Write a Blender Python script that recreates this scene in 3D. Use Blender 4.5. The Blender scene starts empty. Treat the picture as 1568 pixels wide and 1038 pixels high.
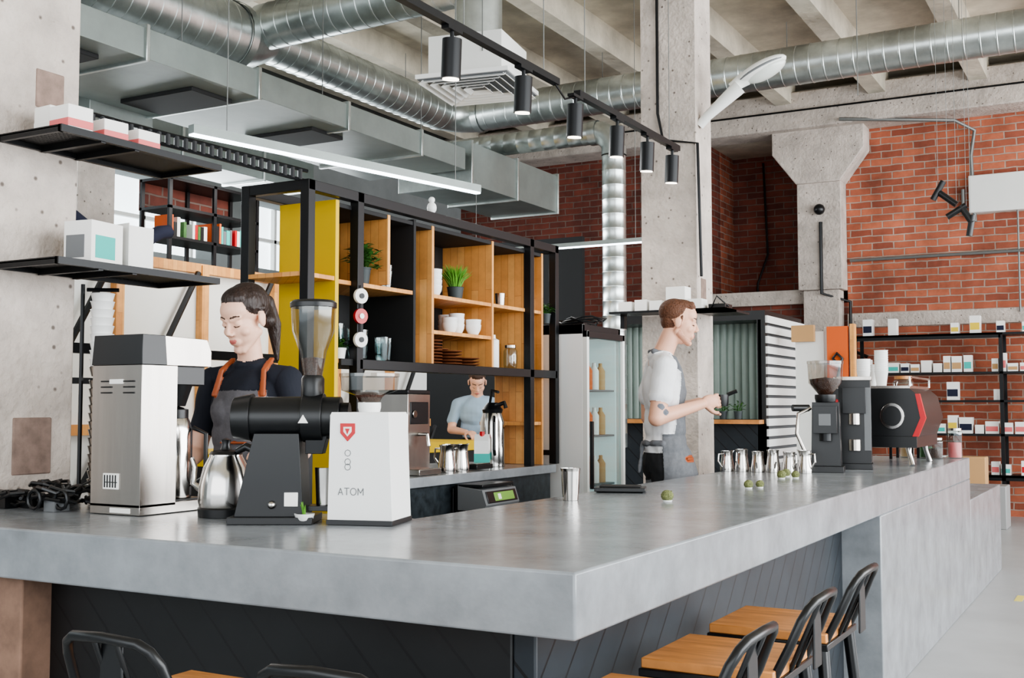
import bpy, math, random
import numpy as np
from mathutils import Matrix, Vector
random.seed(4)
R=math.radians
# ---------------------------------------------------------------- materials
def lin(c):
    return tuple(((x/255)/12.92 if x/255<=.04045 else (((x/255)+.055)/1.055)**2.4) for x in c)+(1,)
MATS={}
def mat(name,col,rough=.5,metal=0,var=0,scale=6,bump=0,bscale=40,emis=0,coat=0,stretch=(1,1,1),spec=.5,alpha=1,spots=0):
    if name in MATS: return MATS[name]
    m=bpy.data.materials.new(name); m.use_nodes=True; nt=m.node_tree; b=nt.nodes['Principled BSDF']
    c=lin(col); b.inputs['Base Color'].default_value=c; b.inputs['Roughness'].default_value=rough
    b.inputs['Metallic'].default_value=metal; b.inputs['Coat Weight'].default_value=coat
    b.inputs['Specular IOR Level'].default_value=spec; b.inputs['Alpha'].default_value=alpha
    m.diffuse_color=c
    if emis:
        b.inputs['Emission Color'].default_value=c; b.inputs['Emission Strength'].default_value=emis
    if var or bump:
        tc=nt.nodes.new('ShaderNodeTexCoord'); mp=nt.nodes.new('ShaderNodeMapping'); mp.inputs['Scale'].default_value=stretch
        nt.links.new(tc.outputs['Object'],mp.inputs['Vector'])
    if var:
        n=nt.nodes.new('ShaderNodeTexNoise'); n.inputs['Scale'].default_value=scale; n.inputs['Detail'].default_value=6; n.inputs['Roughness'].default_value=.6
        nt.links.new(mp.outputs[0],n.inputs['Vector'])
        r=nt.nodes.new('ShaderNodeValToRGB'); r.color_ramp.elements[0].position=.3; r.color_ramp.elements[1].position=.7
        r.color_ramp.elements[0].color=tuple(max(0,x*(1-var)) for x in c[:3])+(1,); r.color_ramp.elements[1].color=tuple(min(1,x*(1+var)) for x in c[:3])+(1,)
        nt.links.new(n.outputs['Fac'],r.inputs[0]); out=r.outputs[0]
        if spots:
            v=nt.nodes.new('ShaderNodeTexVoronoi'); v.inputs['Scale'].default_value=spots; nt.links.new(mp.outputs[0],v.inputs['Vector'])
            r2=nt.nodes.new('ShaderNodeValToRGB'); r2.color_ramp.elements[0].position=.07; r2.color_ramp.elements[1].position=.15
            r2.color_ramp.elements[0].color=(.3,.28,.27,1); r2.color_ramp.elements[1].color=(1,1,1,1)
            nt.links.new(v.outputs['Distance'],r2.inputs[0])
            mx=nt.nodes.new('ShaderNodeMix'); mx.data_type='RGBA'; mx.blend_type='MULTIPLY'; mx.inputs[0].default_value=1
            nt.links.new(out,mx.inputs[6]); nt.links.new(r2.outputs[0],mx.inputs[7]); out=mx.outputs[2]
        nt.links.new(out,b.inputs['Base Color'])
    if bump:
        n2=nt.nodes.new('ShaderNodeTexNoise'); n2.inputs['Scale'].default_value=bscale; n2.inputs['Detail'].default_value=5
        nt.links.new(mp.outputs[0],n2.inputs['Vector'])
        bp=nt.nodes.new('ShaderNodeBump'); bp.inputs['Strength'].default_value=bump; bp.inputs['Distance'].default_value=.02
        nt.links.new(n2.outputs['Fac'],bp.inputs['Height']); nt.links.new(bp.outputs[0],b.inputs['Normal'])
    MATS[name]=m; return m
def math_node(nt,op,a=None,b=None):
    n=nt.nodes.new('ShaderNodeMath'); n.operation=op
    for i,x in enumerate((a,b)):
        if x is None: continue
        if isinstance(x,(int,float)): n.inputs[i].default_value=x
        else: nt.links.new(x,n.inputs[i])
    return n.outputs[0]
def brickmat(name,c1,c2,mort,dark=1,bw=.26,rh=.088,ms=.009,vert=False,rough=.85,bump=.6,var=1):
    m=mat(name,c1,rough); nt=m.node_tree; b=nt.nodes['Principled BSDF']
    tc=nt.nodes.new('ShaderNodeTexCoord'); sp=nt.nodes.new('ShaderNodeSeparateXYZ'); nt.links.new(tc.outputs['Object'],sp.inputs[0])
    xy=math_node(nt,'ADD',sp.outputs[0],sp.outputs[1]); cb=nt.nodes.new('ShaderNodeCombineXYZ')
    nt.links.new(xy,cb.inputs[1 if vert else 0]); nt.links.new(sp.outputs[2],cb.inputs[0 if vert else 1])
    t=nt.nodes.new('ShaderNodeTexBrick'); t.inputs['Scale'].default_value=1; t.inputs['Brick Width'].default_value=bw; t.inputs['Row Height'].default_value=rh
    t.inputs['Mortar Size'].default_value=ms; t.inputs['Mortar Smooth'].default_value=.3; t.inputs['Bias'].default_value=0
    t.inputs['Color1'].default_value=lin(c1); t.inputs['Color2'].default_value=lin(c2); t.inputs['Mortar'].default_value=lin(mort)
    if not vert:
        nz=nt.nodes.new('ShaderNodeTexNoise'); nz.inputs['Scale'].default_value=7; nt.links.new(tc.outputs['Object'],nz.inputs['Vector'])
        vm=nt.nodes.new('ShaderNodeVectorMath'); vm.operation='MULTIPLY_ADD'; nt.links.new(nz.outputs['Color'],vm.inputs[0]); vm.inputs[1].default_value=(.02,.02,0); nt.links.new(cb.outputs[0],vm.inputs[2]); nt.links.new(vm.outputs[0],t.inputs['Vector'])
    else: nt.links.new(cb.outputs[0],t.inputs['Vector'])
    n=nt.nodes.new('ShaderNodeTexNoise'); n.inputs['Scale'].default_value=1.6 if not vert else 9; n.inputs['Detail'].default_value=10; n.inputs['Roughness'].default_value=.65; nt.links.new(tc.outputs['Object'],n.inputs['Vector'])
    r=nt.nodes.new('ShaderNodeValToRGB'); r.color_ramp.elements[0].position=.35; r.color_ramp.elements[1].position=.68
    lo=1-.45*var; hi=1+.25*var
    r.color_ramp.elements[0].color=(lo*dark,lo*dark,lo*dark,1); r.color_ramp.elements[1].color=(hi*dark,hi*dark,hi*dark,1); nt.links.new(n.outputs['Fac'],r.inputs[0])
    mx=nt.nodes.new('ShaderNodeMix'); mx.data_type='RGBA'; mx.blend_type='MULTIPLY'; mx.inputs[0].default_value=1
    nt.links.new(t.outputs['Color'],mx.inputs[6]); nt.links.new(r.outputs[0],mx.inputs[7]); nt.links.new(mx.outputs[2],b.inputs['Base Color'])
    bp=nt.nodes.new('ShaderNodeBump'); bp.inputs['Strength'].default_value=bump; bp.inputs['Distance'].default_value=.02; bp.invert=True
    nt.links.new(t.outputs['Fac'],bp.inputs['Height']); nt.links.new(bp.outputs[0],b.inputs['Normal'])
    return m
def glassmat(name,col=(235,242,242),op=.1,rough=.03):
    m=bpy.data.materials.new(name); m.use_nodes=True; nt=m.node_tree; nt.nodes.remove(nt.nodes['Principled BSDF'])
    o=nt.nodes['Material Output']; g=nt.nodes.new('ShaderNodeBsdfGlossy'); g.inputs['Roughness'].default_value=rough; g.inputs['Color'].default_value=(.9,.95,.95,1)
    t=nt.nodes.new('ShaderNodeBsdfTransparent'); t.inputs['Color'].default_value=lin(col)
    f=nt.nodes.new('ShaderNodeFresnel'); f.inputs['IOR'].default_value=1.45; ge=nt.nodes.new('ShaderNodeNewGeometry')
    a=math_node(nt,'ADD',f.outputs[0],op); a=math_node(nt,'MULTIPLY',a,math_node(nt,'SUBTRACT',1.0,ge.outputs['Backfacing'])); mi=nt.nodes.new('ShaderNodeMixShader')
    nt.links.new(a,mi.inputs[0]); nt.links.new(t.outputs[0],mi.inputs[1]); nt.links.new(g.outputs[0],mi.inputs[2]); nt.links.new(mi.outputs[0],o.inputs[0])
    MATS[name]=m; return m
def boardmat(name,col):
    m=mat(name,col,.45,0,.25,5); nt=m.node_tree; b=nt.nodes['Principled BSDF']
    tc=nt.nodes.new('ShaderNodeTexCoord'); sp=nt.nodes.new('ShaderNodeSeparateXYZ'); nt.links.new(tc.outputs['Object'],sp.inputs[0])
    d=math_node(nt,'ADD',math_node(nt,'SUBTRACT',sp.outputs[0],sp.outputs[1]),sp.outputs[2])
    fr=math_node(nt,'FRACT',math_node(nt,'DIVIDE',d,.15)); g=math_node(nt,'GREATER_THAN',fr,.07)
    bp=nt.nodes.new('ShaderNodeBump'); bp.inputs['Distance'].default_value=.02; bp.inputs['Strength'].default_value=1
    tilt=math_node(nt,'ADD',g,math_node(nt,'MULTIPLY',fr,.35))
    nt.links.new(tilt,bp.inputs['Height']); nt.links.new(bp.outputs[0],b.inputs['Normal'])
    old=b.inputs['Base Color'].links[0].from_socket
    mx=nt.nodes.new('ShaderNodeMix'); mx.data_type='RGBA'; nt.links.new(g,mx.inputs[0]); mx.inputs[6].default_value=(.002,.002,.003,1); nt.links.new(old,mx.inputs[7]); nt.links.new(mx.outputs[2],b.inputs['Base Color'])
    return m
def perfmat(name,col):
    m=mat(name,col,.45,.6); nt=m.node_tree; b=nt.nodes['Principled BSDF']
    tc=nt.nodes.new('ShaderNodeTexCoord'); v=nt.nodes.new('ShaderNodeTexVoronoi'); v.inputs['Scale'].default_value=55; v.inputs['Randomness'].default_value=0
    nt.links.new(tc.outputs['Object'],v.inputs['Vector'])
    g=math_node(nt,'GREATER_THAN',v.outputs['Distance'],.3); nt.links.new(g,b.inputs['Alpha']); return m

conc=mat('concrete_column',(192,181,172),.9,0,.24,4,.8,26,spots=14)
concd=mat('concrete_ceiling',(196,188,172),.9,0,.3,2,.5,12)
micro=mat('microcement',(138,142,146),.22,0,.24,5,.05,30)
floorm=mat('polished_floor',(174,177,178),.35,0,.1,2)
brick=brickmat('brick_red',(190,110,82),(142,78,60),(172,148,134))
brickdk=brickmat('brick_shade_tone',(146,78,62),(112,60,50),(134,112,102),.8)  # darker copy of the brick; the niche's shading is put into its colour
black=mat('black_steel',(26,27,29),.4,.4)
blackp=mat('black_plastic',(20,21,23),.33)
blackm=mat('black_matte_panel',(24,24,25),.7)
boards=boardmat('dark_boards',(34,40,46)); boards_shaded=boardmat('shaded_boards',(17,18,20))  # second one: same boards on the arm, shade put into the colour
marble=mat('dark_marble',(44,50,54),.3,0,.6,25)
galv=mat('galvanised_steel',(200,206,204),.3,.9,.25,4)
galvd=mat('galvanised_sheet',(142,150,147),.42,.55,.18,2)
steel=mat('brushed_steel',(180,174,168),.26,1,.08,30,stretch=(1,1,.05))
steelr=mat('polished_steel',(205,202,198),.15,1)
pine=brickmat('pine_wood',(232,172,104),(210,144,80),(186,124,68),1,.55,.045,.0015,True,.5,.05,.35)
pined=mat('oiled_wood',(192,130,74),.45,0,.32,5,stretch=(1,8,1))
yellow=mat('yellow_paint',(212,176,20),.6,0,.04,3)
white=mat('white_plastic',(240,240,238),.3)
whitem=mat('white_matte',(228,228,224),.8,0,.03,3)
frost=mat('frosted_lens',(214,218,212),.18)
paper=mat('white_paper',(240,238,234),.85)
grey=mat('grey_plastic',(110,112,114),.5)
red=mat('red_paint',(190,24,30),.35)
orange=mat('orange_fabric',(214,100,46),.8)
teal=mat('teal_print',(60,180,170),.6)
pink=mat('pink_print',(220,110,110),.6)
yel2=mat('yellow_print',(225,195,60),.6)
green=mat('leaf_green',(60,108,44),.6,0,.3,30)
grassg=mat('grass_green',(90,146,44),.6,0,.3,30)
moss=mat('moss',(128,134,88),.95,0,.4,80,.8,150)
potdk=mat('pot_dark',(52,60,62),.6)
beans=mat('coffee_beans',(74,38,20),.5,0,.4,120,.8,160)
glass=glassmat('clear_glass'); glassf=glassmat('fridge_glass',(236,244,244),.02)
plastc=glassmat('clear_plastic',(222,216,210),.08,.12)
led=mat('led_tube',(235,245,255),.5,emis=7)
ledsoft=mat('spot_glow',(255,245,230),.5,emis=5)
fridgeglow=mat('fridge_interior_glow',(205,222,222),.5,emis=.45)  # liner walls glow by themselves, standing in for the cabinet's light
winglow=mat('window_sky',(225,235,240),.5,emis=3)
perf=perfmat('perforated_steel',(30,31,32))
brown=mat('brown_ceramic',(120,72,44),.45)
kraft=mat('kraft_paper',(190,150,105),.85)
navy=mat('navy_fabric',(30,34,56),.9)
screen=mat('green_display',(110,150,70),.4,emis=.3)
wirem=mat('wire_grey',(120,122,120),.5,.5)
curtain=mat('corrugated_pvc',(150,166,158),.35,0,.1,3)
greyw=mat('grey_wall',(128,132,132),.85,0,.15,1.5)
plank=mat('patch_plaster',(136,116,106),.9,0,.25,20)
tape=mat('yellow_tape',(215,200,110),.7)
# ---------------------------------------------------------------- builder
class B:
    def __init__(s): s.v=[];s.f=[];s.mi=[];s.mats=[];s.M=Matrix()
    def at(s,x,y,z,rz=0,rx=0,ry=0):
        s.M=Matrix.Translation((x,y,z))@Matrix.Rotation(R(rz),4,'Z')@Matrix.Rotation(R(rx),4,'X')@Matrix.Rotation(R(ry),4,'Y'); return s
    def add(s,vs,fs,m):
        if m not in s.mats: s.mats.append(m)
        k=s.mats.index(m); o=len(s.v)
        s.v+=[tuple(s.M@Vector(p)) for p in vs]; s.f+=[tuple(i+o for i in f) for f in fs]; s.mi+=[k]*len(fs)
    def bx(s,x0,x1,y0,y1,z0,z1,m,tx=1,ty=1):
        cx,cy=(x0+x1)/2,(y0+y1)/2
        T=lambda x,y:(cx+(x-cx)*tx,cy+(y-cy)*ty,z1)
        vs=[(x0,y0,z0),(x1,y0,z0),(x1,y1,z0),(x0,y1,z0),T(x0,y0),T(x1,y0),T(x1,y1),T(x0,y1)]
        s.add(vs,[(3,2,1,0),(4,5,6,7),(0,1,5,4),(1,2,6,5),(2,3,7,6),(3,0,4,7)],m)
    def obx(s,c,size,m,rz=0,rx=0,ry=0):
        old=s.M.copy(); s.M=old@Matrix.Translation(c)@Matrix.Rotation(R(rz),4,'Z')@Matrix.Rotation(R(rx),4,'X')@Matrix.Rotation(R(ry),4,'Y')
        a,b,c2=[q/2 for q in size]; s.bx(-a,a,-b,b,-c2,c2,m); s.M=old
    def tube(s,pts,r,m,n=10,cap=True,closed=False):
        pts=[Vector(p) for p in pts]; k=len(pts); rs=r if isinstance(r,(list,tuple)) else [r]*k
        vs=[];fs=[]; prev=None
        for i,p in enumerate(pts):
            if closed: d=(pts[(i+1)%k]-pts[i-1])
            else: d=(pts[min(i+1,k-1)]-pts[max(i-1,0)])
            d.normalize()
            if prev is None:
                a=Vector((0,0,1)) if abs(d.z)<.9 else Vector((1,0,0)); u=d.cross(a).normalized()
            else: u=(prev-d*prev.dot(d)).normalized()
            prev=u; w=d.cross(u)
            for j in range(n):
                t=2*math.pi*j/n; vs.append(p+(u*math.cos(t)+w*math.sin(t))*rs[i])
        for i in range(k if closed else k-1):
            for j in range(n):
                a=i*n+j;b2=i*n+(j+1)%n; c=((i+1)%k)*n; fs.append((a,b2,c+(j+1)%n,c+j))
        if cap and not closed: fs.append(tuple(range(n))[::-1]); fs.append(tuple((k-1)*n+j for j in range(n)))
        s.add([tuple(v) for v in vs],fs,m)
    def cyl(s,p0,p1,r0,m,r1=None,n=24,cap=True): s.tube([p0,p1],[r0,r0 if r1 is None else r1],m,n,cap)
    def lathe(s,prof,m,c=(0,0,0),n=28,cap=True):
        vs=[];fs=[]
        for r,z in prof:
            for j in range(n):
                t=2*math.pi*j/n; vs.append((c[0]+r*math.cos(t),c[1]+r*math.sin(t),c[2]+z))
        for i in range(len(prof)-1):
            for j in range(n): fs.append((i*n+j,i*n+(j+1)%n,(i+1)*n+(j+1)%n,(i+1)*n+j))
        if cap:
            if prof[0][0]>.0005: fs.append(tuple(range(n))[::-1])
            if prof[-1][0]>.0005: fs.append(tuple((len(prof)-1)*n+j for j in range(n)))
        s.add(vs,fs,m)
    def sph(s,c,r,m,sc=(1,1,1),n=16):
        k=n//2; vs=[];fs=[]
        for i in range(k+1):
            a=math.pi*i/k-math.pi/2
            for j in range(n):
                t=2*math.pi*j/n; vs.append((c[0]+r*sc[0]*math.cos(a)*math.cos(t),c[1]+r*sc[1]*math.cos(a)*math.sin(t),c[2]+r*sc[2]*math.sin(a)))
        for i in range(k):
            for j in range(n): fs.append((i*n+j,i*n+(j+1)%n,(i+1)*n+(j+1)%n,(i+1)*n+j))
        s.add(vs,fs,m)
    def prism(s,poly,ax,a,b,m):
        def P(p,q): return {'x':(q,p[0],p[1]),'y':(p[0],q,p[1]),'z':(p[0],p[1],q)}[ax]
        n=len(poly); vs=[P(p,a) for p in poly]+[P(p,b) for p in poly]
        fs=[tuple(range(n))[::-1],tuple(range(n,2*n))]+[(i,(i+1)%n,n+(i+1)%n,n+i) for i in range(n)]
        s.add(vs,fs,m)
    def done(s,name,bevel=0,smooth=True,seg=2):
        import bmesh
        lo=[min(v[i] for v in s.v) for i in range(3)]; hi=[max(v[i] for v in s.v) for i in range(3)]
        o=((lo[0]+hi[0])/2,(lo[1]+hi[1])/2,lo[2])
        me=bpy.data.meshes.new(name); me.from_pydata([(v[0]-o[0],v[1]-o[1],v[2]-o[2]) for v in s.v],[],s.f)
        for m in s.mats: me.materials.append(m)
        me.polygons.foreach_set('material_index',s.mi)
        bm=bmesh.new(); bm.from_mesh(me); bmesh.ops.recalc_face_normals(bm,faces=bm.faces); bm.to_mesh(me); bm.free()
        if smooth: me.shade_smooth(); me.set_sharp_from_angle(angle=R(38))
        ob=bpy.data.objects.new(name,me); ob.location=o; bpy.context.collection.objects.link(ob)
        if bevel:
            md=ob.modifiers.new('bevel','BEVEL'); md.width=bevel; md.segments=seg; md.limit_method='ANGLE'; md.angle_limit=R(40); md.harden_normals=False
        return ob
# ---------------------------------------------------------------- room shell
b=B(); b.bx(-14,6,-5,16.5,-.1,0,floorm); b.done('floor')
b=B()
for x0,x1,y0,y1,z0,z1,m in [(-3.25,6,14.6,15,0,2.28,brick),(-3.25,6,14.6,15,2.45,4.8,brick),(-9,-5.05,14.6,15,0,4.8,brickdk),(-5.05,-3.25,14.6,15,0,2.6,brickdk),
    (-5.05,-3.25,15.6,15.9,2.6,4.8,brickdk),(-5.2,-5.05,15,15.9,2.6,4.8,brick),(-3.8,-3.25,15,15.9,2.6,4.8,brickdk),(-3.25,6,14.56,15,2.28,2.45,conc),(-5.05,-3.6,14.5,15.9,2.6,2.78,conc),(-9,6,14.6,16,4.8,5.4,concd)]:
    b.bx(x0,x1,y0,y1,z0,z1,m)
b.done('wall_back')
b=B(); b.bx(-3.8,-3.25,14.3,14.6,2.75,4.8,conc)
b.prism([(-3.8,4.1),(-3.25,4.1),(-2.95,4.5),(-2.95,4.85),(-4.1,4.85),(-4.1,4.5)],'y',14.25,14.6,conc); b.bx(-3.75,-3.3,14.35,14.6,0,2.75,conc); b.done('concrete_pilaster',.01)
b=B()
b.bx(-9.3,-9,-5,16,0,2.9,greyw); b.bx(-9.3,-9,-5,16,3.7,5.4,greyw)
for y in [-5,1,4,6.8,9.4,11.6,14.5]: b.bx(-9.3,-9,y,y+.5,2.9,3.7,greyw)
b.done('wall_left')
b=B()
b.bx(-9.5,-9.35,-5,16,2.8,3.8,winglow)
for y in np.arange(-4,15,.7): b.bx(-9.34,-9.28,y,y+.04,2.9,3.7,whitem)
b.bx(-9.34,-9.28,-5,16,3.28,3.32,whitem)
b.done('window_1')
b=B(); b.bx(-14,6,-5,16.5,5.4,5.6,concd)
for x in np.arange(-8.6,5,1.15): b.bx(x,x+.2,-5,14.3,5.1,5.4,concd,)
b.bx(-14,6,7.3,7.7,4.95,5.4,concd)
b.done('ceiling')
b=B(); b.bx(-9,6,14.1,14.6,4.78,5.25,conc); b.done('concrete_ceiling_beam',.02)
b=B(); b.bx(-4.05,-3.44,2.05,2.87,.0,5.4,conc)
b.bx(-3.445,-3.435,2.62,2.78,1.05,1.25,plank) ; b.bx(-3.445,-3.435,2.68,2.8,2.36,2.5,plank); b.done('concrete_column',.012)
b=B(); b.bx(-3.16,-2.74,7.62,7.95,0,5.4,conc); b.bx(-2.76,-2.735,7.7,7.8,2.05,2.2,plank)
b.tube([(-3.02,7.6,5.2),(-3.02,7.6,3.4),(-2.98,7.6,3.2),(-2.72,7.6,3.15),(-2.7,7.6,2.2)],.012,black,6)
b.done('concrete_column',.012)
b=B(); b.bx(-8.3,-7.9,6.6,7.0,0,5.4,conc); b.done('concrete_column',.01)
# ---------------------------------------------------------------- bar counter
b=B()
b.prism([(-3.43,2.12),(-1.03,2.12),(-1.03,8.1),(-1.95,8.1),(-1.95,2.9),(-3.43,2.9)],'z',.81,.95,micro)
b.bx(-1.95,-1.03,5.19,8.1,0,.81,micro); b.bx(-1.95,-1.03,8.1,9.85,0,.67,micro)
b.bx(-2.8,-1.26,2.27,2.33,0,.81,boards_shaded); b.bx(-1.26,-1.2,2.27,5.19,0,.81,boards)
b.bx(-1.9,-1.86,2.9,5.19,0,.81,blackm); b.bx(-3.4,-1.9,2.82,2.86,0,.81,blackm)
b.bx(-3.43,-2.79,2.17,2.7,0,.81,mat('rust_plaster',(134,106,90),.9,0,.35,8))
b.done('bar_counter',.006)
# ---------------------------------------------------------------- back counter
b=B(); b.bx(-3.75,-3.05,4.0,6.03,.9,.949,micro); b.bx(-3.72,-3.08,4.02,6.01,0,.9,marble); b.bx(-3.07,-3.06,4.9,4.92,.05,.88,black); b.bx(-3.07,-3.06,5.5,5.52,.05,.88,black); b.done('back_counter',.004)
# ---------------------------------------------------------------- shelving unit
b=B(); XF=-3.08; XB=-3.41; T=.045; ZT=2.25
def post(x,y,z0,z1): b.bx(x-T/2,x+T/2,y-T/2,y+T/2,z0,z1,black)
for x in (XF,XB): post(x,3.76,0,ZT); post(x,6.06,.95,ZT); post(x,4.107,.95,ZT)
post(XF,5.744,.95,ZT)
for x in (XF,XB): b.bx(x-T/2,x+T/2,3.74,6.08,ZT-.045,ZT,black)
for y in (3.76,6.06): b.bx(XB,XF,y-.02,y+.02,ZT-.045,ZT,black)
b.bx(XF-T/2,XF+T/2,4.107,6.06,1.455,1.5,black); b.bx(XB,XF,4.0,5.93,1.47,1.5,blackm)
b.bx(XB,XF,6.04,6.08,1.0,1.03,black)
def div(y,z0,z1,m,xf=XF-.01): b.bx(XB,xf,y-.01,y+.01,z0,z1,m)
b.bx(XB,XF-.01,3.965,3.99,0,2.2,yellow)
div(4.37,1.86,2.19,pine); div(4.587,1.5,2.2,blackm); div(4.75,1.5,2.19,pine); div(5.347,1.5,2.19,pine); div(5.744,1.5,2.19,pine); div(5.93,.95,2.19,pine)
for y0,y1,z,m in [(3.99,4.587,1.85,pine),(4.75,5.93,1.85,pine),(4.75,5.347,1.67,pine),(3.99,5.93,2.19,blackm),(3.74,3.99,1.86,pine),(5.744,5.93,1.5,pine),(5.744,5.93,1.2,pine),(3.99,4.107,1.5,pine)]:
    b.bx(XB,XF-.015,y0,y1,z-.02,z,m)
b.bx(XB-.012,XB,4.0,5.93,1.5,2.2,blackm)
b.done('shelving_unit',.002)
b=B()
p0=Vector((-3.42,2.87,2.36)); p1=Vector((-3.1,3.78,2.27)); u3=Vector((0,0,.022))
b.tube([p0+u3,p1+u3],.008,black,6); b.tube([p0-u3,p1-u3],.008,black,6)
for i in range(26):
    a=p0.lerp(p1,i/26); b.tube([a+u3,a-u3],.011,black,6)
b.done('slotted_steel_beam')
# ---------------------------------------------------------------- column shelves
for z in (1.78,2.222):
    b=B(); b.bx(-3.435,-3.12,2.53,3.28,z-.004,z,perf)
    for x in (-3.12,-3.43): b.bx(x-.012,x+.006,2.53,3.28,z-.02,z+.004,black)
    for y in (2.53,3.265): b.bx(-3.43,-3.12,y,y+.015,z-.02,z+.004,black)
    for y in (2.7,2.85): b.bx(-3.43,-3.12,y,y+.02,z-.025,z-.004,black)
    b.done('wall_shelf')
def box_items(name,items,rzs=6):
    b=B()
    for (x,y,z,sx,sy,sz,m) in items:
        rz=random.uniform(-rzs,rzs); b.at(x,y,z,rz); b.bx(-sx/2,sx/2,-sy/2,sy/2,0,sz,paper); b.bx(-sx/2-.001,sx/2+.001,-sy/2-.001,sy/2+.001,sz*.12,sz*.45,m)
    b.at(0,0,0); b.done(name,.002)
box_items('tea_boxes',[(-3.2,2.64,2.228,.1,.1,.085,pink),(-3.2,2.8,2.228,.09,.1,.07,pink),(-3.2,2.95,2.228,.09,.1,.065,pink),(-3.31,2.66,2.228,.09,.1,.1,paper)])
b=B(); b.at(-3.24,2.78,1.786,8); b.bx(-.06,.06,-.08,.08,0,.15,paper); b.bx(.05,.0615,-.06,.04,.02,.1,teal); b.bx(-.05,.03,-.0815,-.08,.02,.1,grey); b.at(-3.25,2.96,1.786,-5); b.bx(-.05,.05,-.06,.06,0,.16,paper); b.bx(-.05,.07,-.065,-.062,0,.165,whitem); b.done('paper_box_stack',.002)
b=B()
for (y,z0,z1) in ((2.93,.96,1.38),(2.93,1.4,1.7)):
    z=z0
    while z<z1: b.lathe([(.034,0),(.042,.032),(.044,.034),(.042,.036)],white if z>1.4 else steel,(-3.36,y,z),20); z+=.03
b.tube([(-3.42,2.89,.96),(-3.42,2.89,1.74)],.008,black,6); b.tube([(-3.41,2.9,1.72),(-3.32,2.97,1.72)],.008,black,6)
b.done('paper_cup_stack')
# coiled cables and power strip
b=B()
for k in range(9):
    pts=[]; cx=-3.19+random.uniform(-.17,.14); cy=2.58+random.uniform(-.07,.12)
    for i in range(26):
        a=i*.55+k; rr=.045+.025*math.sin(i*.7+k); pts.append((cx+rr*math.cos(a)*1.2,cy+rr*math.sin(a),.96+.02*abs(math.sin(i*.9+k))+.007*k))
    b.tube(pts,.006,blackp,6)
b.bx(-3.3,-3.24,2.55,2.6,.951,1.0,blackp); b.bx(-3.12,-3.07,2.5,2.56,.951,.99,grey); b.bx(-3.36,-3.31,2.5,2.56,.951,1.01,blackp); b.bx(-3.22,-3.15,2.62,2.66,.951,1.02,blackp)
for c in ((-3.14,2.47),(-3.05,2.5)): b.tube([(c[0]+.03*math.cos(t*.6),c[1]+.01,.99+.03*math.sin(t*.6)) for t in range(10)],.006,blackp,6,closed=True)
b.tube([(-3.1,2.6,.97),(-3.02,2.7,1.0),(-3.05,2.78,1.05),(-3.2,2.84,1.06),(-3.38,2.86,1.0)],.004,blackp,6)
b.done('cable_pile')
# ---------------------------------------------------------------- batch brewer
b=B(); b.bx(-2.94,-2.72,2.53,2.68,.975,1.42,steel); b.bx(-2.935,-2.725,2.55,2.67,.952,.976,blackp)
b.bx(-2.94,-2.715,2.525,2.63,1.42,1.515,blackp,.96,.9)
b.prism([(2.6,1.42),(2.83,1.42),(2.83,1.47),(2.81,1.51),(2.6,1.515)],'x',-2.935,-2.72,steel)
b.bx(-2.91,-2.74,2.66,2.82,1.36,1.42,blackp); b.cyl((-2.82,2.745,1.29),(-2.82,2.745,1.37),.05,blackp,.075)
b.bx(-2.94,-2.72,2.53,2.84,.952,.985,steel); b.bx(-2.92,-2.74,2.68,2.83,.985,.99,blackp)
b.lathe([(.062,0),(.064,.01),(.064,.22),(.055,.25),(.05,.26)],steelr,(-2.81,2.75,.991)); b.lathe([(.05,0),(.05,.03),(.02,.04)],blackp,(-2.81,2.75,1.25))
b.tube([(-2.75,2.78,1.22),(-2.71,2.8,1.2),(-2.71,2.8,1.06),(-2.75,2.78,1.03)],.008,blackp,8)
b.bx(-2.86,-2.8,2.526,2.531,1.36,1.375,paper)
for i in range(3):
    for j in range(2): b.bx(-2.9+.1*j,-2.85+.1*j,2.527,2.531,1.33+.018*i,1.335+.018*i,blackp)
b.bx(-2.88,-2.81,2.526,2.53,1.03,1.08,paper); b.bx(-2.875,-2.815,2.5255,2.53,1.05,1.054,blackp);
for i in range(5): b.bx(-2.875+.012*i,-2.868+.012*i,2.5252,2.53,1.035,1.075,blackp)
b.bx(-2.85,-2.76,2.528,2.531,.957,.973,paper)
b.done('coffee_brewer',.006)
# kettle
b=B(); b.at(-2.5,2.67,.951,29)
b.lathe([(.082,0),(.084,.025),(.08,.03)],blackp); b.lathe([(.08,.03),(.084,.045),(.08,.1),(.068,.15),(.05,.185),(.05,.19)],steelr)
b.lathe([(.052,.19),(.045,.2),(.018,.205),(.012,.22),(.016,.235),(0.001,.24)],blackp)
b.tube([(.04,-.02,.2),(.07,-.03,.215),(.105,-.03,.2),(.112,-.03,.15),(.11,-.03,.09)],[.01,.013,.014,.013,.01],blackp,10)
b.tube([(-.07,0,.08),(-.1,0,.1),(-.095,0,.15),(-.105,0,.18)],[.014,.01,.008,.007],steelr,10)
b.done('electric_kettle',)
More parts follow.
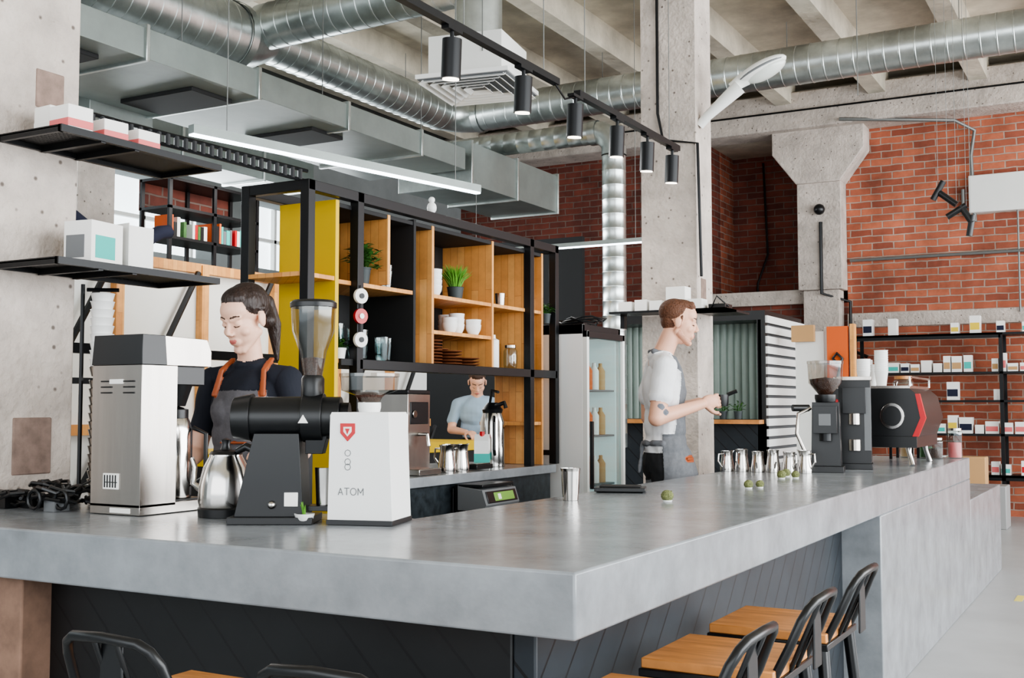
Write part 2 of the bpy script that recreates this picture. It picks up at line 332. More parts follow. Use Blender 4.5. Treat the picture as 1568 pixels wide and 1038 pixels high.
# bulk grinder (black)
b=B(); b.at(-2.25,2.6,.951,29)
b.bx(-.115,.13,-.08,.1,0,.02,blackp); b.prism([(-.1,.02),(.1,.02),(.085,.26),(-.045,.26)],'y',-.055,.08,blackp)
b.cyl((-.07,0,.305),(.2,0,.305),.062,blackp,n=32); b.cyl((-.115,0,.305),(-.06,0,.305),.06,blackp,.072,n=32); b.cyl((-.118,0,.305),(-.11,0,.305),.03,black)
b.cyl((.09,0,.305),(.15,0,.305),.072,blackp,n=32); b.cyl((.2,0,.305),(.225,0,.305),.045,black)
b.lathe([(.03,.35),(.034,.36),(.034,.42),(.028,.43)],blackp,(.115,0,0)); b.lathe([(.028,.43),(.04,.5),(.062,.56),(.066,.63)],plastc,(.115,0,0),cap=False)
b.lathe([(.069,.63),(.069,.645),(.06,.652),(.012,.655)],blackp,(.115,0,0)); b.lathe([(.026,.43),(.034,.48),(.001,.485)],beans,(.115,0,0))
b.prism([(.1,.2),(.15,.2),(.165,.26),(.1,.26)],'y',-.03,.03,black); b.lathe([(.026,.05),(.03,.14),(.031,.16)],steelr,(.155,0,0)); b.tube([(.18,0,.15),(.2,0,.17),(.2,0,.2)],.006,blackp)
b.bx(.11,.19,-.04,.04,.035,.05,blackp)
b.sph((.01,-.06,.055),.012,steelr); b.bx(.045,.085,-.0565,-.054,.05,.09,paper); b.prism([(.085,.29),(.115,.29),(.1,.315)],'y',-.0735,-.07,paper)
b.done('bulk_coffee_grinder',.005)
# white espresso grinder
b=B(); b.at(-1.99,2.72,.951,16)
b.bx(-.1,.1,-.08,.1,0,.014,blackp); 
b.prism([(-.098,.014),(.098,.014),(.096,.06),(.086,.315),(-.092,.315)],'y',-.075,.095,white); b.bx(-.093,.087,-.075,.095,.31,.322,white,.96,.94)
b.lathe([(.03,.32),(.034,.335),(.034,.35)],white); b.lathe([(.03,.35),(.04,.37),(.082,.385),(.086,.425)],plastc,cap=False); b.lathe([(.028,.352),(.038,.366),(.05,.376),(.001,.384)],beans)
b.lathe([(.088,.425),(.088,.435),(.001,.437)],plastc)
b.prism([(-.06,.29),(-.015,.29),(-.015,.262),(-.0375,.238),(-.06,.262)],'y',-.078,-.0745,red); b.prism([(-.05,.28),(-.025,.28),(-.025,.266),(-.0375,.252),(-.05,.266)],'y',-.079,-.0755,paper); b.prism([(-.045,.275),(-.03,.275),(-.0375,.258)],'y',-.0798,-.0765,red)
for z in (.205,.18,.165): b.tube([(-.037+.009*math.cos(t*.785),-.0755,z+.009*math.sin(t*.785)) for t in range(8)],.0012,grey,5,closed=True)
lx=-.065
def seg(x0,z0,x1,z1): b.tube([(lx+x0,-.0755,.085+z0),(lx+x1,-.0755,.085+z1)],.0014,grey,5)
seg(0,0,.007,.02);seg(.007,.02,.014,0);seg(.003,.007,.011,.007);seg(.018,.02,.034,.02);seg(.026,.02,.026,0)
b.tube([(lx+.046+.009*math.cos(t*.6),-.0755,.095+.01*math.sin(t*.6)) for t in range(10)],.0014,grey,5,closed=True)
seg(.06,0,.06,.02);seg(.06,.02,.068,.006);seg(.068,.006,.076,.02);seg(.076,.02,.076,0)
b.done('espresso_grinder',.006)
def blades(b,c,n,h,sp,m,w=.004):
    for i in range(n):
        a=random.uniform(0,6.28); t=random.uniform(.2,1)*sp; hh=h*random.uniform(.6,1); x,y,z=c
        dx,dy=math.cos(a),math.sin(a); r0=random.uniform(0,sp*.3)
        q=[(x+dx*r0,y+dy*r0,z),(x+dx*(r0+t*.4),y+dy*(r0+t*.4),z+hh*.6),(x+dx*(r0+t),y+dy*(r0+t),z+hh)]
        b.tube(q,[w,w*.8,w*.15],m,4)
b=B(); b.at(-2.13,2.6,.951); b.lathe([(.01,0),(.024,.012),(.03,.03),(.027,.03),(.001,.02)],white,n=20); blades(b,(0,0,.02),7,.045,.015,grassg,.0045); b.done('potted_succulent')
b=B(); b.lathe([(.028,0),(.034,.1),(.037,.115),(.0355,.115),(.03,.02),(.001,.015)],steelr,(-1.83,3.73,.951),32); b.done('steel_tumbler')
b=B(); b.at(-1.83,4.18,.951,20); b.bx(-.1,.1,-.06,.06,.004,.02,blackp); b.bx(-.08,.08,-.05,.05,.02,.026,blackm); b.bx(-.09,.09,-.05,.05,0,.004,black); b.done('digital_scale',.003)
for x,y,r in ((-1.5,3.84,.023),(-1.44,4.6,.02),(-1.41,4.66,.018),(-1.5,5.3,.022),(-1.45,5.36,.02),(-1.52,5.45,.022)):
    b=B(); b.sph((x,y,.951+r*.9),r,moss,(1,1,.9),14); b.lathe([(r*.7,0),(r*.8,.006)],white,(x,y,.9505),14); blades(b,(x,y,.951+r*1.2),10,r*.6,r*.8,moss,.002); b.done('moss_ball_plant')
def pitcher(b,x,y,z,h=.11,r=.04,rz=0):
    old=b.M.copy(); b.M=old@Matrix.Translation((x,y,z))@Matrix.Rotation(R(rz),4,'Z')
    b.lathe([(r,0),(r*1.02,h*.2),(r*.8,h*.7),(r*.82,h*.9),(r*.9,h),(r*.84,h),(r*.75,h*.7),(r*.9,h*.2),(.001,h*.1)],steelr,n=24)
    b.tube([(-r*.8,0,h*.85),(-r*1.6,0,h*.85),(-r*1.7,0,h*.5),(-r*1.0,0,h*.2)],.0045,steelr,8); b.prism([(r*.6,h*.8),(r*1.25,h*1.02),(r*.6,h*.98)],'y',-.008,.008,steelr); b.M=old
b=B()
for i,x in enumerate((-1.93,-1.85,-1.765,-1.685,-1.6,-1.52)): pitcher(b,x,5.8,.951,.115 if i%2 else .105,.036,60+20*i)
b.done('milk_pitcher_row')
# tall hopper grinder
b=B(); b.at(-1.46,6.0,.951,10)
b.bx(-.09,.09,-.1,.1,0,.03,blackp); b.bx(-.075,.075,-.03,.1,.03,.36,blackp,.9,.9); b.bx(-.06,.06,-.1,-.02,.2,.34,blackp); b.cyl((0,-.06,.16),(0,-.06,.2),.03,black)
b.lathe([(.05,.36),(.055,.38),(.055,.4)],blackp); b.lathe([(.035,.4),(.085,.46),(.09,.56)],plastc,cap=False); b.lathe([(.033,.4),(.075,.455),(.08,.48),(.001,.49)],beans); b.lathe([(.093,.56),(.093,.575),(.001,.58)],plastc)
b.tube([(-.07,-.07,.33),(-.13,-.1,.3),(-.14,-.1,.2),(-.09,-.1,.08)],.01,steel,8); b.cyl((-.16,-.1,.33),(-.08,-.06,.33),.018,blackp); b.bx(-.03,.03,-.102,-.1,.24,.3,grey)
b.done('coffee_grinder',.006)
b=B(); b.at(-1.39,6.36,.951,10); b.bx(-.09,.09,-.09,.1,0,.03,blackp); b.bx(-.085,.085,-.05,.1,.03,.48,blackp,.98,.95); b.bx(-.06,.06,-.09,-.04,.3,.44,blackp); b.cyl((0,-.07,.24),(0,-.07,.3),.03,steel); b.bx(.05,.086,-.052,-.05,.1,.44,grey); b.bx(-.09,.09,-.055,.1,.48,.5,steel); b.cyl((-.0,-.07,.1),(0,-.07,.16),.032,steel); b.done('coffee_grinder.001',.008)
# espresso machine
b=B(); b.at(-1.36,7.1,.951,0); b.M=b.M@Matrix.Diagonal((.95,1,1.05,1))
for x in (-.24,.2):
    for y in (-.3,.3): b.tube([(x,y,0.002),(x*.9,y*.93,.07),(x*.85,y*.9,.13)],[.017,.014,.026],steelr,16)
b.bx(-.27,.24,-.36,.36,.1,.16,blackp); b.prism([(-.1,.16),(.24,.16),(.28,.26),(.25,.38),(.2,.42),(-.28,.42),(-.3,.36),(-.24,.31),(-.12,.3)],'y',-.35,.35,blackp)
b.prism([(-.31,.42),(-.32,.36),(-.16,.29),(-.12,.16),(-.08,.16),(-.11,.31),(-.27,.38),(-.27,.42)],'y',-.365,-.345,red); b.prism([(.25,.16),(.295,.26),(.262,.39),(.235,.39),(.262,.26),(.215,.16)],'y',-.365,-.345,red)
b.bx(-.3,-.27,-.355,.355,.36,.42,red)
b.cyl((.1,-.36,.27),(.1,-.345,.27),.07,steelr); b.cyl((.1,-.368,.27),(.1,-.355,.27),.055,blackp)
b.bx(-.25,.2,-.33,.33,.42,.435,steel); 
for x in (-.25,.2): b.tube([(x,-.33,.43),(x,-.33,.48),(x,.33,.48),(x,.33,.43)],.006,steelr,8)
for y in (-.2,0,.2): b.cyl((-.2,y,.25),(-.2,y,.32),.035,steelr); b.tube([(-.2,y,.26),(-.34,y,.24)],.014,blackp,8)
b.tube([(-.24,-.3,.33),(-.3,-.32,.3),(-.32,-.32,.15)],.006,steelr,8); b.bx(-.26,-.08,-.34,.34,.13,.165,steel)
b.done('espresso_machine',.006)
def cupstack(b,x,y,z,n,r=.04,m=None,h=.09,st=.014):
    for i in range(n): b.lathe([(r*.7,0),(r,h),(r*1.06,h+.003),(r*.98,h+.003),(r*.68,.004)],m or white,(x,y,z+i*st),20)
b=B()
for i,(x,y) in enumerate(((-1.47,6.98),(-1.39,7.1),(-1.47,7.2))): cupstack(b,x,y,1.409,(6,10,4)[i],.04)
b.done('paper_cup_stacks')
b=B()
for k,(x,y,h) in enumerate(((-1.4,7.95,.1),(-1.27,7.9,.12),(-1.2,7.82,.11),(-1.1,7.95,.17))):
    b.lathe([(.045,0),(.05,.01),(.05,h),(.04,h+.01)],glass,(x,y,.951),18); b.lathe([(.042,.005),(.042,h*.6)],[kraft,green,beans,pink][k],(x,y,.951),18); b.lathe([(.045,h+.01),(.045,h+.025)],steel,(x,y,.951),18)
b.done('glass_jars')
b=B(); b.bx(-1.45,-1.3,7.6,7.85,1.28,1.295,pined)
for x in (-1.44,-1.31):
    for y in (7.61,7.84): b.bx(x-.008,x+.008,y-.008,y+.008,.951,1.28,black)
b.lathe([(.06,0),(.065,.02),(.065,.15),(.05,.17)],glass,(-1.375,7.72,1.296)); b.lathe([(.055,.005),(.055,.1)],kraft,(-1.375,7.72,1.296)); b.lathe([(.055,.17),(.055,.19)],pined,(-1.375,7.72,1.296)); b.done('counter_stand')
# back counter items
b=B(); b.at(-3.3,4.75,.951); b.bx(-.13,.13,-.1,.1,0,.4,steel); b.bx(.128,.134,-.08,.08,.25,.36,blackp); b.tube([(.13,0,.2),(.18,0,.2),(.19,0,.14)],.01,steelr); b.bx(-.13,.2,-.1,.1,0,.03,steel); b.bx(-.13,.13,-.1,.1,.4,.42,blackp); b.cyl((.135,-.05,.3),(.142,-.05,.3),.02,steelr);b.done('water_boiler',.005)
b=B()
for i,(x,y) in enumerate(((-3.15,4.98),(-3.2,5.08),(-3.14,5.1))): pitcher(b,x,y,.951,.14,.045,40*i)
b.done('milk_pitchers')
b=B(); b.lathe([(.07,0),(.072,.02),(.07,.25),(.055,.3)],steelr,(-3.25,5.62,.951)); b.lathe([(.055,.3),(.06,.32),(.03,.36)],blackp,(-3.25,5.62,.951)); b.tube([(-3.22,5.6,1.29),(-3.15,5.58,1.31),(-3.14,5.58,1.28)],.012,blackp); b.tube([(-3.28,5.64,1.3),(-3.26,5.63,1.38),(-3.2,5.6,1.37)],.008,blackp)
b.tube([(-3.2,5.55,1.23),(-3.17,5.5,1.2),(-3.17,5.5,1.05),(-3.2,5.56,1.02)],.009,blackp); b.done('airpot')
b=B(); b.at(-3.2,5.42,.951,25); b.bx(-.04,.04,-.04,.04,0,.15,white); b.bx(-.041,.041,-.041,.041,.03,.08,teal); b.prism([(-.04,.15),(.04,.15),(0,.185)],'x',-.04,.04,white); b.lathe([(.014,.17),(.014,.2)],red); b.done('milk_carton')
b=B(); b.at(-3.17,5.27,.951); b.bx(-.08,.08,-.09,.08,.005,.03,blackp); b.bx(-.07,.07,-.08,.07,.03,.036,steel); b.done('countertop_scale',.003)
b=B(); b.at(-2.955,5.05,.8,0,); b.prism([(-.07,-.03),(.08,-.03),(.1,.0),(.075,.075),(-.07,.09)],'y',-.17,.17,grey); b.obx((.09,0,.037),(.006,.3,.06),blackp,0,0,-18); b.obx((.092,0.02,.037),(.006,.2,.045),screen,0,0,-18); b.obx((.094,-.03,.037),(.006,.03,.03),paper,0,0,-18)
b.bx(-.07,.07,-.16,.16,.085,.1,blackp); b.bx(-.09,-.07,-.16,.16,-.06,.1,black); b.done('label_printer',.004)
# glasses / crockery on shelving
b=B()
for (x,y,z,n) in [(-3.15,4.19,1.5,3),(-3.2,4.3,1.5,3),(-3.15,4.4,1.5,2),(-3.2,4.5,1.5,2),(-3.3,4.25,1.5,4),(-3.3,4.4,1.5,4),(-3.18,4.47,1.85,2),(-3.25,4.53,1.85,2)]:
    for i in range(n): b.lathe([(.028,0),(.036,.085),(.034,.085),(.026,.006)],glass,(x,y,z+.001+.03*i),18)
b.done('drinking_glasses')
b=B()
for (x,y,z,n) in [(-3.17,4.88,1.851,4),(-3.22,4.82,1.851,5),(-3.2,4.66,1.501,5),(-3.18,5.05,1.671,2),(-3.2,5.15,1.671,3),(-3.15,5.24,1.671,2),(-3.3,5.2,1.671,3),(-3.25,5.45,1.851,1),(-3.2,5.85,1.851,2),(-3.2,4.68,1.851,1)]:
    for i in range(n): b.lathe([(.025,0),(.04,.03),(.043,.055),(.04,.055),(.022,.006)],white,(x,y,z+.035*i*.8),20)
b.done('coffee_cups')
b=B()
for k,(x,y,n) in enumerate([(-3.2,4.88,8),(-3.18,5.04,5),(-3.17,5.2,3),(-3.3,5.1,6)]):
    for i in range(n): b.lathe([(.03,0),(.07,.01),(.072,.014),(.03,.006)],brown,(x,y,1.501+.016*i),24)
b.done('saucer_stack')
b=B()
for x,y,h in ((-3.18,5.45,.13),(-3.2,5.54,.16),(-3.27,5.5,.15),(-3.15,5.38,.12)): b.lathe([(.032,0),(.034,.01),(.034,h),(.015,h+.01),(.013,h+.03)],white,(x,y,1.501),18)
b.lathe([(.035,0),(.04,.02),(.04,.1),(.03,.12)],glass,(-3.15,5.65,1.501)); b.lathe([(.032,.12),(.032,.135)],steel,(-3.15,5.65,1.501)); b.done('syrup_bottles')
def leafplant(name,x,y,z,h,r,m,n=60,pot=potdk,pr=.04,ph=.07,l=.022):
    b=B(); b.lathe([(pr*.8,0),(pr,ph),(pr*1.08,ph),(pr*1.08,ph+.008),(pr*.9,ph+.008),(.001,ph-.01)],pot,(x,y,z),20)
    for i in range(n):
        a=random.uniform(0,6.28); e=random.uniform(.1,1); d=r*random.uniform(.2,1); cx,cy,cz=x+math.cos(a)*d,y+math.sin(a)*d,z+ph+h*e*(1-.4*d/r)
        b.tube([(x,y,z+ph-.01),((x+cx)/2,(y+cy)/2,(z+ph+cz)/2+.01),(cx,cy,cz)],.0012,m,3)
        u=Vector((math.cos(a+random.uniform(-1,1)),math.sin(a),random.uniform(-.4,.6))).normalized(); w=u.cross(Vector((0,0,1))).normalized()*l*.5; c=Vector((cx,cy,cz))
        b.add([tuple(c-u*l),tuple(c+w+Vector((0,0,.004))),tuple(c+u*l),tuple(c-w+Vector((0,0,.004)))],[(0,1,2,3)],m)
    b.done(name)
leafplant('potted_plant',-3.15,4.24,1.851,.14,.08,green,150,l=.026)
b=B(); b.lathe([(.035,0),(.045,.07),(.047,.07),(.04,.065),(.001,.06)],potdk,(-3.19,5.12,1.851),20); blades(b,(-3.19,5.12,1.91),170,.13,.08,grassg,.0035); b.done('potted_grass')
leafplant('potted_plant',-3.13,4.05,1.501,.06,.05,green,40,white,.03,.04)
leafplant('hanging_plant',-3.1,5.99,1.78,.08,.05,green,40,potdk,.03,.05)
b=B(); b.lathe([(.025,0),(.03,.08),(.028,.08),(.001,.01)],steel,(-3.2,5.62,1.851),16); b.done('small_tin')
b=B(); b.sph((-3.25,4.98,2.28),.03,white,(1,1,1)); b.sph((-3.25,4.98,2.33),.026,white,(1,1,1.2)); b.sph((-3.25,4.98,2.372),.017,white); b.done('buddha_figurine')
b=B()
for z,m in ((1.78,paper),(1.69,red),(1.585,paper)): b.cyl((-3.05,4.09,z),(-3.035,4.085,z),.034,m); b.cyl((-3.036,4.085,z),(-3.03,4.083,z),.012,black if m is paper else white)
b.tube([(-3.052,4.1,1.83),(-3.052,4.1,1.55)],.003,black,6); b.done('hanging_discs')
# ---------------------------------------------------------------- fridge
b=B(); X0,X1,Y0,Y1=-3.5,-2.92,6.12,6.68
b.bx(X0,X1,Y0,Y0+.03,0,1.78,white); b.bx(X0,X1,Y1-.03,Y1,0,1.78,white); b.bx(X0,X0+.03,Y0,Y1,0,1.78,fridgeglow); b.bx(X0,X1,Y0,Y1,1.72,1.78,black); b.bx(X0,X1,Y0,Y1,0,.14,grey)
b.bx(X0+.03,X1-.02,Y0+.03,Y0+.035,.14,1.72,fridgeglow); b.bx(X0+.03,X1-.02,Y1-.035,Y1-.03,.14,1.72,fridgeglow)
for z in (.5,.8,1.1,1.38): b.bx(X0,X1-.03,Y0+.03,Y1-.03,z,z+.012,grey)
for z in (.512,.812,1.112,1.392):
    for i in range(5):
        for j in range(2): b.lathe([(.03,0),(.03,.12),(.012,.15),(.012,.17)],[white,paper,green,kraft,orange][(i*2+j)%5],(X1-.1-.12*j,Y0+.09+.095*i,z),12)
b.bx(X1,X1+.03,Y0,Y0+.03,.14,1.74,whitem); b.bx(X1,X1+.03,Y1-.03,Y1,.14,1.74,whitem); b.bx(X1,X1+.03,Y0,Y1,1.7,1.74,black); b.bx(X1,X1+.03,Y0,Y1,.14,.2,steel); b.bx(X1+.01,X1+.014,Y0+.03,Y1-.03,.2,1.7,glassf)
b.bx(X1+.03,X1+.05,Y0+.03,Y0+.05,.8,1.2,black); b.done('display_fridge',.004)
b=B()
for i in range(4): b.tube([(-3.1+.1*math.cos(a*.5+i)+.03*i,6.4+.15*math.sin(a*.5+i),1.79+.01*i+.02*abs(math.sin(a))) for a in range(14)],.006,blackp,6)
b.bx(-3.2,-3.0,6.3,6.45,1.781,1.82,blackp); b.done('cable_pile')
b=B(); b.bx(-3.3,-2.45,7.35,7.6,1.94,1.955,black); b.bx(-2.72,-2.45,7.35,7.9,1.94,1.955,black); b.bx(-3.3,-3.27,7.55,7.6,1.85,1.94,black); b.done('column_shelf')
b=B()
for i,(x,h,w) in enumerate(((-3.2,.07,.1),(-3.08,.08,.09),(-2.97,.07,.09),(-2.82,.16,.14),(-2.68,.07,.1))): b.bx(x-w/2,x+w/2,7.4,7.52,1.956,1.956+h,paper)
b.bx(-2.6,-2.48,7.45,7.6,1.956,1.99,blackp); b.tube([(-2.58,7.45,1.96),(-2.53,7.42,2.04),(-2.47,7.5,1.97)],.006,blackp,6); b.done('paper_goods',.003)
# ---------------------------------------------------------------- ducts
def duct(b,p0,p1,r,m=galv,step=.14):
    p0=Vector(p0);p1=Vector(p1); L=(p1-p0).length; n=max(2,int(L/step)); pts=[];rs=[]
    for i in range(n):
        a=i/n
        for k,rr in ((0,1),(.88,1),(.91,1.018),(.97,1.018)): pts.append(p0.lerp(p1,a+k/n)); rs.append(r*rr)
    pts.append(p1); rs.append(r); b.tube(pts,rs,m,28,False)
def elbow(b,c,d0,d1,r,R0,m=galv):
    d0=Vector(d0);d1=Vector(d1);c=Vector(c); o=c-d0*R0+d1*R0; pts=[]
    for i in range(6):
        t=i/5*math.pi/2; pts.append(o-d1*R0*math.cos(t)+d0*R0*math.sin(t))
    b.tube(pts,r,m,28,False)
    for q,d in ((pts[0],d0),(pts[-1],d1)): b.tube([q-d*.04,q+d*.04],r*1.05,m,28,False)
b=B()
duct(b,(-6.87,7.75,4.6),(-6.87,10.65,4.6),.2); elbow(b,(-6.87,11,4.6),(0,1,0),(1,0,0),.19,.35); duct(b,(-6.52,11,4.6),(3,11,4.7),.19)
duct(b,(-6.87,2,4.5),(-6.87,7.3,4.5),.29); b.tube([(-6.87,7.3,4.5),(-6.87,7.5,4.54),(-6.87,7.75,4.6)],[.3,.27,.2],galv,28,False)
b.tube([(-6.87,7.28,4.5),(-6.87,7.36,4.5)],.31,galv,28,False)
duct(b,(-6.7,7.55,4.62),(-4.0,7.55,4.68),.2)
b.done('spiral_duct')
b=B(); duct(b,(-4.42,9.98,.9),(-4.42,9.98,3.7),.115); elbow(b,(-4.42,9.98,3.95),(0,0,1),(-1,0,0),.115,.2); duct(b,(-4.6,9.98,3.95),(-6.6,9.98,3.95),.11); b.done('exhaust_duct')
b=B()
def rduct(x0,x1,y0,y1,z0,z1,st=1.05):
    b.bx(x0,x1,y0,y1,z0,z1,galvd)
    for y in np.arange(y0,y1+.01,st): b.bx(x0-.02,x1+.02,y-.015,y+.015,z0-.02,z1+.02,galv)
rduct(-6.6,-5.5,3.0,9.0,3.5,3.7); rduct(-6.3,-5.5,9.1,10.9,3.38,3.78,.9)
for y in (4.4,5.6): b.bx(-7.6,-6.6,y,y+.6,3.42,3.6,galvd)
for y in (4.4,5.6,6.9): b.bx(-6.4,-5.7,y+.1,y+.5,3.47,3.5,blackm)
rduct(-7.8,-7.3,3.0,9.0,3.45,3.75)
b.done('rectangular_duct',.004)
b=B(); b.at(-4.08,6.85,3.5,10); b.bx(-.27,.27,-.27,.27,.08,.36,whitem,)
b.bx(-.34,.34,-.34,.34,.05,.08,white)
for k in range(5):
    a=.31-.06*k; 
    for q in range(4):
        old=b.M.copy(); b.M=old@Matrix.Rotation(q*math.pi/2,4,'Z'); b.obx((0,-a,.035),(2*a,.04,.004),white,0,35); b.M=old
b.cyl((0,0,.36),(0,0,1.15),.17,galv); b.bx(-.33,.33,-.33,.33,.046,.05,grey); b.done('ceiling_diffuser')
b=B()
for y0,y1 in ((2.9,5.35),(5.6,7.15)): b.bx(-2.72,-2.68,y0,y1,3.0,3.035,black)
for y in (3.0,4.4,5.2,5.7,7.0): b.tube([(-2.7,y,3.03),(-2.7,y,5.09)],.003,wirem,5)
b.tube([(-2.7,5.3,3.02),(-2.7,5.45,2.95),(-2.7,5.65,3.02)],.006,black,6)
for y in (4.3,4.98,5.58,6.15,6.62,7.05):
    b.bx(-2.72,-2.68,y-.06,y+.06,2.985,3.0,black); b.tube([(-2.7,y,2.985),(-2.7,y,2.93)],.01,black,8)
    b.tube([(-2.7,y,2.95),(-2.7-.01,y+.005,2.77)],.045,black,24); b.tube([(-2.71,y+.005,2.775),(-2.711,y+.006,2.765)],.038,ledsoft,20)
b.done('track_spotlights')
b=B()
p0=Vector((-4.13,4.13,2.65)); p1=Vector((-3.68,6.18,2.65)); dd=(p1-p0).normalized(); w=Vector((dd.y,-dd.x,0))
def bar(p0,p1,w,m,wd,z0,z1): b.add([tuple(p0-w*wd+Vector((0,0,z0))),tuple(p0+w*wd+Vector((0,0,z0))),tuple(p1+w*wd+Vector((0,0,z0))),tuple(p1-w*wd+Vector((0,0,z0))),tuple(p0-w*wd+Vector((0,0,z1))),tuple(p0+w*wd+Vector((0,0,z1))),tuple(p1+w*wd+Vector((0,0,z1))),tuple(p1-w*wd+Vector((0,0,z1)))],[(3,2,1,0),(4,5,6,7),(0,1,5,4),(1,2,6,5),(2,3,7,6),(3,0,4,7)],m)
bar(p0,p1,w,galvd,.025,0,.045); bar(p0,p1,w,led,.02,-.01,0)
for t in (.1,.9): q=p0.lerp(p1,t); b.tube([q+Vector((0,0,.05)),q+Vector((0,0,2.4))],.003,wirem,5)
b.done('led_batten')
b=B(); b.bx(-5.6,-3.6,9.0,9.05,2.7,2.735,galvd); b.bx(-5.6,-3.6,9.005,9.045,2.69,2.7,led); b.tube([(-5.4,9.03,2.74),(-5.4,9.03,3.4)],.003,wirem,5); b.tube([(-3.8,9.03,2.74),(-3.8,9.03,5.09)],.003,wirem,5); b.done('led_batten')
b=B(); b.tube([(-2.74,7.7,3.3),(-2.68,7.7,3.36),(-2.45,7.73,3.55)],[.035,.035,.055],whitem,14)
b.M=Matrix.Translation((-2.3,7.76,3.66))@Matrix.Rotation(R(8),4,'Z')@Matrix.Rotation(R(-24),4,'Y')
b.sph((0,0,0),1,whitem,(.19,.1,.055),24); b.sph((.02,0,-.02),1,frost,(.155,.088,.06),24); b.tube([(.175*math.cos(t*.262),.098*math.sin(t*.262),-.006) for t in range(24)],.008,grey,6,closed=True); b.cyl((-.24,0,-.015),(-.12,0,0),.035,whitem,.055); b.done('street_lamp_head')
b=B()
for i,(x,z,a) in enumerate(((-1.35,2.95,30),(-1.28,2.88,-50),(-1.22,2.78,60),(-1.15,2.75,-30),(-1.12,2.66,10))):
    c=Vector((x,9.2,z)); d=Vector((math.sin(R(a)),0,math.cos(R(a))))*.08; b.tube([c-d,c+d],.024,blackp,12)
    b.tube([c,(x,9.2,5.05)],.0015,wirem,4)
b.done('pendant_tube_lamp')
b=B(); b.bx(-1.78,-1.1,14.47,14.595,3.6,4.05,whitem); b.done('electrical_box',.01)
b=B()
b.tube([(-3.2,14.53,3.12),(6,14.53,3.12)],.02,wirem,8); b.tube([(-4.6,15.55,4.7),(-4.55,15.55,3.4),(-4.7,15.55,3.0),(-4.7,15.55,2.8)],.015,black,6)
b.tube([(-1.85,14.53,3.9),(-1.85,14.53,3.6),(-1.72,14.53,3.5),(-1.75,14.53,4.3),(-1.7,14.5,4.6),(-1.9,14.3,4.7),(-3.2,14.05,4.82)],.022,wirem,8); b.tube([(-3.5,14.28,3.6),(-3.5,14.28,2.7),(-3.2,14.5,2.6),(-3.2,14.5,2.0),(-3.0,14.5,1.9)],.022,black,8)
b.tube([(-9,14.05,5.0),(6,14.05,4.98)],.012,black,6); b.tube([(-6.4,14.55,.5),(-6.4,14.55,4.7)],.03,black,8); b.sph((-3.5,14.22,3.75),.07,blackp)
b.tube([(-1.25,14.53,3.6),(-1.25,14.53,2.4)],.012,wirem,6)
b.done('wall_conduits')
b=B()
for x,y in ((-6.87,8.5),(-6.87,10),(-5,11),(-3,11),(-1.4,11),(-5.6,4),(-5.6,5.5),(-5.6,7),(-5.6,8.4),(-3.9,6.6),(-4.3,7.1),(-1.9,9)): b.tube([(x,y,3.72 if y<8.45 or x==-1.9 else 4.8),(x,y,5.09)],.004,wirem,5)
b.done('suspension_rods')
# ---------------------------------------------------------------- left background
b=B(); b.bx(-6.2,-6.12,3.0,9.3,0,2.3,whitem)
for y in np.arange(3.0,9.3,.8): b.bx(-6.12,-6.06,y,y+.07,0,2.33,pine)
for z in (.02,1.1,2.27): b.bx(-6.12,-6.07,3.0,9.3,z,z+.07,pine)
for i in range(8):
    y=3.1+.8*i
    b.tube([(-6.05,y,1.15),(-6.05,y+.65,2.27)],.022,black,6); b.tube([(-6.05,y+.65,1.1),(-6.05,y,.1)],.022,black,6)
b.done('partition_screen')
b=B()
for z in (2.5,2.72,2.93): b.bx(-6.4,-6.1,5.9,6.85,z,z+.02,black)
for y in (5.9,6.35,6.82): b.bx(-6.4,-6.38,y,y+.03,2.34,2.95,black); b.bx(-6.12,-6.1,y,y+.03,2.34,2.95,black)
b.bx(-6.41,-6.4,5.9,6.85,2.72,2.95,brickdk); b.done('book_shelf')
b=B(); y=5.95
while y<6.8:
    w=random.uniform(.02,.04); h=random.uniform(.1,.17)
    if random.random()>.2: b.bx(-6.3,-6.14,y,y+w*.9,2.521,2.521+h,random.choice([teal,paper,navy,red,green,grey,orange,blackp]))
    y+=w
b.done('books_row')
b=B(); b.bx(-4.6,-4.55,3.3,3.35,0,2.3,black); b.bx(-4.6,-4.55,3.3,6.5,1.55,1.6,black); b.bx(-4.6,-4.55,3.3,5.0,1.4,1.43,black);b.bx(-4.6,-4.55,5.0,5.05,0,1.6,black); b.done('pipe_frame')
b=B(); b.tube([(-6.0,4.9+.9*t,2.42+.1*math.cos(t*6.28)) for t in np.linspace(0,1,12)],.05,navy,10); b.done('hanging_bag')
b=B(); b.bx(-5.6,-5.0,5.2,8.5,0,.92,blackm); b.bx(-5.62,-4.98,5.2,8.5,.92,1.0,yellow); b.done('kitchen_counter',.004)
b=B(); b.bx(-5.9,-5.84,11.0,12,0,3.1,blackm); b.bx(-9,-5.2,10.9,10.96,0,3.1,blackm); b.done('kitchen_partition')
